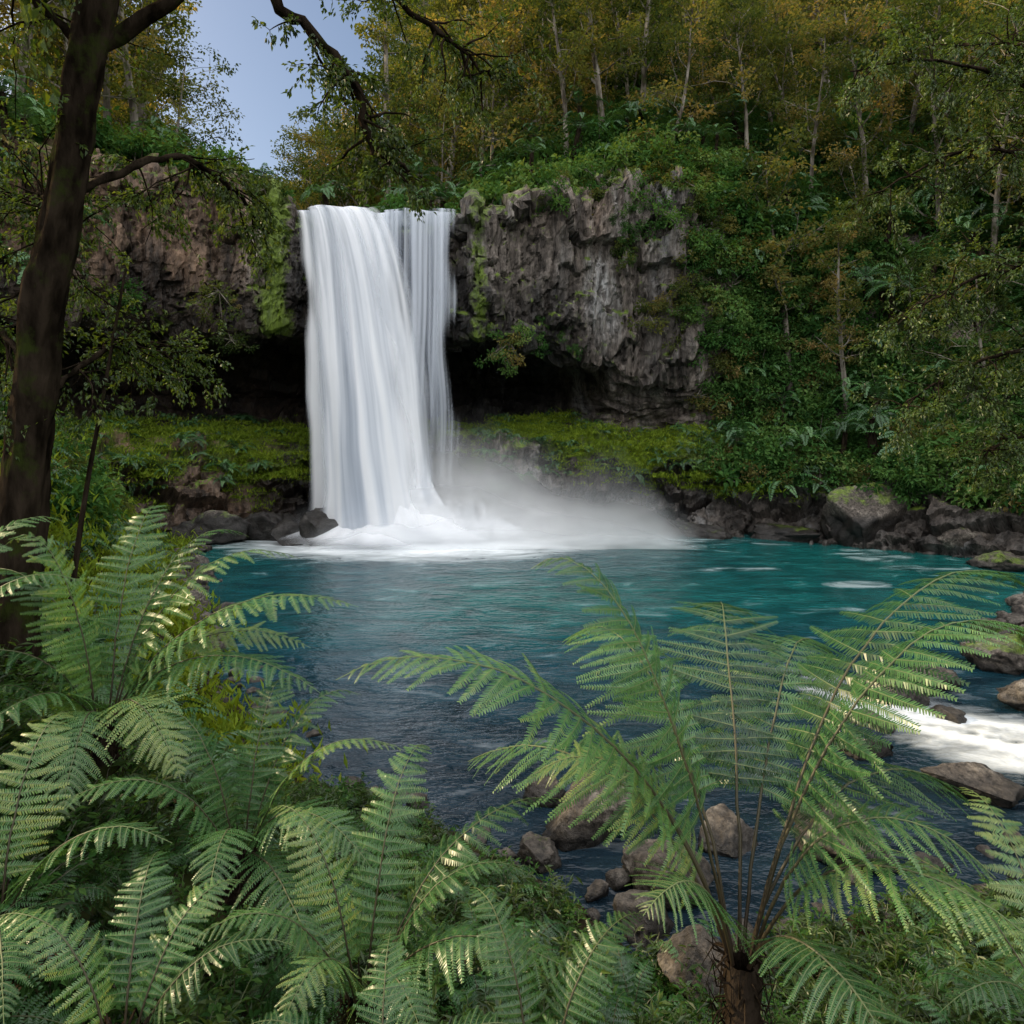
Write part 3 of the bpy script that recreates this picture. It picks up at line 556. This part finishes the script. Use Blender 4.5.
# shore rocks: one joined mesh
RD=[rock_data(200+k,(.5,.4,.3),3,.15) for k in range(5)]
r=R(31); q=r.uniform(0,1,900); Q=np.vstack([POOL,POOL[:1]]); cl=np.concatenate([[0],np.cumsum(np.hypot(*np.diff(Q,axis=0).T))]); q=q*cl[-1]
x=np.interp(q,cl,Q[:,0])+r.normal(0,.35,900); y=np.interp(q,cl,Q[:,1])+r.normal(0,.35,900); k=(y<33.5)&(y>3); x=x[k];y=y[k]; m=len(x)
Vs=[];Fs=[];ms_=[];ws_=[];n=0
for i in range(m):
    V,F,a1,a2=RD[r.randint(5)]; a=r.uniform(0,6.3); c_,s_=math.cos(a),math.sin(a); s=r.uniform(.2,.9)*(1.6 if y[i]>15 else .7)
    Vs.append((V*s)@np.array([[c_,-s_,0],[s_,c_,0],[0,0,1]]).T+[x[i],y[i],r.uniform(-.08,.1)]); Fs.append(F+n); ms_.append(a1); ws_.append(a2); n+=len(V)
obj('shore_rocks',rock_obj('shore_rocks',np.concatenate(Vs),np.concatenate(Fs),np.concatenate(ms_),np.concatenate(ws_)))

# ------------------------------------------------------------ foreground ferns
def Bz(b,tip,lift,out=.45):
    b=np.array(b,float);tip=np.array(tip,float); h=tip-b; top=max(b[2],tip[2])+lift
    return [b,b+h*[.12,.12,0]+[0,0,(top-b[2])*.55],b+h*[out,out,0]+[0,0,(top-b[2])*1.08],tip]
def hero(name,base,tips,W,npin,npl,seed,trunk=.5,stipe=.25,rad=.009,droop=.3):
    r=R(seed); mb=MB(); base=np.array(base,float)
    if trunk:
        tp=limb(r,base-[0,0,trunk],(0,0,1),trunk,14,.05,0); tube(mb,tp,.05+.035*r.rand(15,14)+np.linspace(.03,0,15)[:,None],14,2)
        for q in range(130):
            az=r.uniform(0,6.3); z=r.uniform(-trunk,.05); h=np.array([math.cos(az),math.sin(az),0]); a=base+[0,0,z]+h*.06; tube(mb,np.array([a,a+h*.05+[0,0,r.uniform(-.05,.1)],a+h*r.uniform(.05,.12)+[0,0,r.uniform(-.15,.15)]]),np.array([.006,.004,.001]),4,2)
    for (tip,lift,*o) in tips:
        b=base+norm(np.array([tip[0]-base[0],tip[1]-base[1],0.]))*.05
        P4=Bz(b,tip,lift,*(o[:1] or [.5])); ll=np.linalg.norm(np.array(tip)-base)
        frond(mb,P4,W*(.6+.4*min(1.3,ll/1.6)),npin,npl,stipe,r.uniform(-.25,.25),r.uniform(.2,.9),r,rad=rad,droop=droop)
    return obj(name,mb.mesh(name,FM,(0,2)))
hero('tree_fern',(.97,2.9,2.75),[((-.74,2.9,3.92),.26,.62),((.10,3.3,4.32),.2,.62),((1.35,4.4,3.75),.55,.55),((2.5,3.2,3.95),.42,.55),((2.95,3.9,4.1),.40,.5),((1.95,2.35,3.1),.45,.5),((.5,2.6,3.15),.15,.5),((-.25,3.9,3.1),.5,.5),((2.3,3.5,3.1),.5,.5),((.35,4.2,3.7),.45,.55),((.1,3.2,3.4),.3,.5),((1.85,2.6,3.3),.35,.5),((1.3,2.15,2.85),.38,.5),((1.9,4.2,3.6),.5,.5)],.42,28,28,301,.7,.3,.009,.2)
hero('ground_fern',(-2.75,4.6,3.0),[((-1.05,4.6,3.8),.2),((-1.2,4.3,3.35),.38),((-1.6,5.2,4.0),.25),((-2.1,5.4,4.15),.25),((-2.8,5.5,4.3),.25),((-3.4,4.6,4.2),.22),((-3.9,4.9,3.9),.3),((-3.6,3.9,3.5),.35),((-2.4,3.6,2.9),.42),((-1.8,3.7,3.1),.4),((-3.0,3.7,3.2),.35),((-1.5,5.,3.4),.35)],.36,28,20,302,.3,.15,.007,.22)
hero('ground_fern',(-3.7,4.2,3.3),[((-2.7,4.4,4.0),.2),((-3.2,4.9,4.35),.15),((-4.2,4.6,4.25),.15),((-3.1,3.6,3.5),.3),((-3.7,3.3,3.3),.35),((-4.5,4.,3.9),.25)],.32,26,18,303,.3,.15,.007,.22)
hero('ground_fern',(-1.55,3.9,2.55),[((-.6,3.9,3.15),.2),((-.7,3.4,2.8),.3),((-1.5,4.6,3.3),.25),((-2.2,4.2,3.25),.15),((-2.4,3.5,3.0),.25),((-1.4,3.1,2.75),.32),((-1.0,4.5,3.25),.2),((-.85,3.0,2.6),.28)],.28,26,18,304,.2,.15,.006,.22)
hero('ground_fern',(-.7,3.2,2.3),[((.1,3.3,2.85),.2),((.3,3.8,2.95),.22),((-.3,2.6,2.55),.27),((-.9,2.6,2.65),.25),((-1.4,2.9,2.8),.2),((-1.3,3.7,2.95),.2),((-.5,4.1,3.1),.25),((.35,2.9,2.65),.25)],.26,26,18,305,.2,.15,.006,.22)
hero('ground_fern',(-2.2,2.9,2.9),[((-1.4,2.8,3.3),.12),((-1.7,2.3,3.),.15),((-2.3,3.6,3.5),.15),((-2.9,3.2,3.4),.12),((-2.5,2.3,3.1),.15)],.26,26,18,306,.2,.15,.006,.22)
hero('ground_fern',(-1.35,2.35,2.85),[((-.8,2.5,3.1),.14),((-.9,2.0,2.95),.15),((-1.5,2.9,3.2),.14),((-1.9,2.5,3.2),.12),((-1.5,1.9,3.0),.15),((-1.1,2.8,3.15),.14)],.2,24,18,309,.2,.15,.005,.22)
hero('ground_fern',(-.45,2.3,2.6),[((.05,2.45,2.85),.13),((-.1,2.0,2.72),.14),((-.5,2.8,2.95),.13),((-.95,2.4,2.9),.12),((-.7,1.95,2.75),.13)],.18,24,16,310,.2,.15,.005,.22)
hero('ground_fern',(.1,2.7,2.35),[((.6,3.1,2.8),.14),((.55,2.4,2.55),.15),((-.4,2.5,2.6),.15),((-.2,3.2,2.85),.13)],.2,24,18,307,.2,.15,.006,.22)
hero('ground_fern',(2.4,2.9,2.3),[((1.7,2.7,2.7),.15),((2.9,2.6,2.8),.15),((2.5,3.8,3.0),.15),((3.1,3.4,3.0),.15),((1.9,3.6,2.8),.15)],.24,24,18,308,.2,.15,.006,.22)

# ------------------------------------------------------------ foreground trees
def interp_path(P_,n):
    P_=np.array(P_,float)
    t=np.linspace(0,len(P_)-1,n); out=[]
    Q=np.vstack([2*P_[0]-P_[1],P_,2*P_[-1]-P_[-2]])
    for s in t:
        k=min(int(s),len(P_)-2); f=s-k; a,b,c,d=Q[k],Q[k+1],Q[k+2],Q[k+3]; out.append(.5*((2*b)+(-a+c)*f+(2*a-5*b+4*c-d)*f*f+(-a+3*b-3*c+d)*f**3))
    return np.array(out)
def spray(mb,r,path,r0,r1,nsub,sublen,nleaf,leaf,tone=.5,down=.2,twigs=5,start=.2,sides=8):
    pts=interp_path(path,30); pts[1:-1]+=r.normal(size=(28,3))*r0*.25
    rad=np.linspace(r0,r1,30)[:,None]*(1+.22*r.normal(size=(30,sides))); tube(mb,pts,rad,sides,0)
    for k in range(nsub):
        s=start+(1-start)*r.uniform(0,1); b=pts[int(s*29)]; T=norm(pts[min(29,int(s*29)+1)]-pts[int(s*29)-1]); L_=sublen*r.uniform(.5,1.2)*(1.15-.5*s)
        lb=limb(r,b,T*.5+rv(r,1)[0]*.9+[0,0,-down*.5],L_,8,.5,-down); tube(mb,lb,np.linspace(max(r1,.012),.003,9),4,0)
        for q in range(twigs):
            i=r.randint(2,9); tw=limb(r,lb[i],rv(r,1)[0]+norm(lb[-1]-lb[0])*.8+[0,0,-down],L_*.45*r.uniform(.5,1.2),3,.5,-down); tube(mb,tw,np.linspace(.004,.0015,4),3,0)
            s2=r.uniform(.1,1,nleaf); p_=np.stack([np.interp(s2*3,np.arange(4),tw[:,c]) for c in range(3)],1)+r.normal(0,leaf*.35,(nleaf,3))
            d=norm(rv(r,nleaf)*.9+norm(tw[-1]-tw[0])+[0,0,-.3]); leaves(mb,p_,d,norm(rv(r,nleaf)*.6+[0,0,1]),leaf*r.uniform(.6,1.2,nleaf),leaf*.5*r.uniform(.7,1.2,nleaf),1,np.clip(tone+r.normal(0,.15)+r.normal(0,.12,nleaf),0,1))
r=R(401); mb=MB()
tp=interp_path([(-4.75,6.2,1.8),(-4.45,6.1,3.2),(-4.28,6.,4.6),(-4.1,5.95,6.),(-3.8,5.9,7.4),(-3.55,5.9,8.8),(-3.3,6,10.5),(-2.9,6.2,12.5)],120)
th=np.linspace(0,2*np.pi,26,endpoint=False); zz=np.linspace(0,1,120)
q=np.stack([np.cos(th)[None]*1.6+0*zz[:,None],np.sin(th)[None]*1.6+0*zz[:,None],zz[:,None]*16+0*th[None]],-1)
tube(mb,tp,(.175-.05*zz+.12*np.exp(-zz*14))[:,None]*(1+.5*fbm(q,5,402)),26,0)
spray(mb,r,[(-3.6,5.9,8.3),(-2.6,6.2,9.1),(-1.95,6.3,8.75),(-1.5,6.4,8.3),(-1.35,6.5,7.75),(-1.0,6.6,7.5)],.07,.02,24,.8,20,.06,.45,.4,6,.35)
spray(mb,r,[(-3.5,5.9,9),(-2.,6.6,9.6),(-.9,7,9.2),(-.2,7.2,8.7)],.05,.015,26,.9,18,.06,.5,.4,6,.45)
spray(mb,r,[(-3.9,5.9,7.),(-3.3,6.5,7.6),(-2.9,7,7.5),(-2.6,7.3,7.1)],.04,.012,24,.8,20,.06,.6,.45,6,.1)
spray(mb,r,[(-4.1,6,6.2),(-4.6,6.8,7.2),(-5.2,7.4,7.6)],.04,.012,34,1.1,22,.06,.5,.3,6,.2)
spray(mb,r,[(-4.25,6,5.2),(-4.0,7.,5.9),(-3.9,8.,5.8)],.03,.01,26,1.,20,.06,.5,.3,6,.2)
spray(mb,r,[(-4.2,6,5.5),(-5.3,6.8,6.2),(-6.3,7.6,6.4)],.03,.01,36,1.3,22,.06,.5,.3,6,.2)
spray(mb,r,[(-3.7,5.9,8.3),(-4.4,5.6,9.),(-5,5.2,9.4)],.04,.01,26,1.3,18,.06,.5,.3,6,.1)
spray(mb,r,[(-3.5,5.9,10),(-2.5,4.5,11.5),(-1,3,12.3)],.06,.01,30,2.0,20,.14,.5,.2,6,.1)  # crown branches from here on are out of view, enlarged to shade the bank
spray(mb,r,[(-3.4,5.9,10.5),(-4.5,4.5,11.8),(-5,2.5,12.5)],.06,.01,30,2.0,20,.14,.5,.2,6,.1)
spray(mb,r,[(-3.2,6,11),(-3,3.5,12.6),(-2.6,1,13.2)],.06,.01,30,2.0,20,.14,.5,.2,6,.1)
p=interp_path([(-4.3,6.5,2.6),(-4.15,6.6,4.2),(-4.0,6.7,5.4),(-3.85,6.8,6.6)],20); tube(mb,p,np.linspace(.03,.012,20),7,0)
obj('mossy_tree',mb.mesh('mossy_tree',[M_dbark,M_near],(0,)))
r=R(411); mb=MB()
tp=interp_path([(8.6,9,1.2),(8.5,9,4),(8.3,9.1,7),(8.4,9,10),(8,9,13)],50); tube(mb,tp,(np.linspace(.28,.14,50))[:,None]*(1+.15*r.normal(size=(50,12))*.5),12,0)
for pth in [[(8.5,9,8.6),(7.2,9.3,9.6),(6,9.6,10.2),(4.9,9.9,10.2)],[(8.4,9,7.8),(7.3,9.3,8.7),(6.3,9.6,8.9),(5.2,9.8,8.4)],[(8.5,9,6.6),(7.4,9.2,7.2),(6.4,9.4,7.1),(5.5,9.6,6.6)],[(8.5,9,5.6),(7.4,9.3,6.1),(6.4,9.6,5.9),(5.5,9.8,5.3)],[(8.5,9,9.4),(7.6,10,10.6),(6.8,11,11.2)],[(8.5,9,4.8),(7.5,9.4,5.),(6.7,9.7,4.7)],[(8.4,9,9),(7.4,8.4,10.3),(6.4,8,11)]]:
    spray(mb,r,pth,.04,.010,30,1.15,24,.065,.55,.3,6,.25)
obj('overhanging_tree',mb.mesh('overhanging_tree',[M_dbark,M_near],(0,)))
for k,(x,y,s) in enumerate([(-4.5,-2.5,.9),(3.2,-3.2,.95),(-.5,-5.2,1.1),(-9,1,.9)]):  # unseen trees around the camera, added to shade the foreground
    V,F,M,A_=trees[[0,1,4,2][k]]
    o=obj('offscreen_shade_tree',mk_mesh('offscreen_shade_tree',V,F,[M_bark,M_forest],M,{'rnd':A_},(0,))); o.location=(x,y,float(ground(np.array([x*1.]),np.array([y*1.]))[0])); o.scale=(s,s,s); o.rotation_euler=(0,0,k*1.3)

# ------------------------------------------------------------ world, sun, camera
SUN_AZ=-74; SUN_EL=28
w=bpy.data.worlds.new('World'); sc.world=w; w.use_nodes=True; nt=w.node_tree; nt.nodes.clear(); L=nt.links.new
sk=nt.nodes.new('ShaderNodeTexSky'); sk.sky_type='NISHITA'; sk.sun_disc=False; sk.sun_elevation=math.radians(SUN_EL); sk.sun_rotation=math.radians(SUN_AZ); sk.altitude=300; sk.air_density=1; sk.dust_density=2.5
tc=N(nt,'ShaderNodeTexCoord'); dp=N(nt,'ShaderNodeVectorMath',operation='DOT_PRODUCT',ins={1:(0.05,-.38,.92)}); L(tc.outputs['Generated'],dp.inputs[0])
cn=N(nt,'ShaderNodeTexNoise',ins={'Scale':2.2,'Detail':3,'Roughness':.55}); L(tc.outputs['Generated'],cn.inputs[0])
ca=N(nt,'ShaderNodeMath',operation='MULTIPLY_ADD',ins={1:.5}); L(cn.outputs[0],ca.inputs[0]); L(dp.outputs['Value'],ca.inputs[2])
cr=ramp(nt,[(.6,(0,0,0)),(.85,(1,1,1))],ca.outputs[0])
cmx=N(nt,'ShaderNodeMixRGB',ins={2:(14.6,14.6,14.9,1)}); L(cr.outputs[0],cmx.inputs[0]); L(sk.outputs[0],cmx.inputs[1])  # bright cloud patch added overhead and behind camera to light the gorge
bg=nt.nodes.new('ShaderNodeBackground'); bg.inputs[1].default_value=.15; wo=nt.nodes.new('ShaderNodeOutputWorld'); L(cmx.outputs[0],bg.inputs[0]); L(bg.outputs[0],wo.inputs[0])
sl_=bpy.data.lights.new('sun','SUN'); sl_.energy=5; sl_.angle=math.radians(.5); sl_.color=(1,.78,.46)
so=bpy.data.objects.new('sun',sl_); sc.collection.objects.link(so)
a,e=math.radians(SUN_AZ),math.radians(SUN_EL); dv_=Vector((math.sin(a)*math.cos(e),math.cos(a)*math.cos(e),math.sin(e))); so.rotation_euler=dv_.to_track_quat('Z','Y').to_euler()
cam=bpy.data.cameras.new('camera'); co=bpy.data.objects.new('camera',cam); sc.collection.objects.link(co); co.location=(0,0,5); co.rotation_euler=(math.radians(90),0,0)
cam.lens=24; cam.sensor_width=36; cam.shift_y=-.08; cam.clip_end=3000; cam.clip_start=.05; sc.camera=co
sc.view_settings.view_transform='Standard'; sc.view_settings.look='None'; sc.view_settings.exposure=0
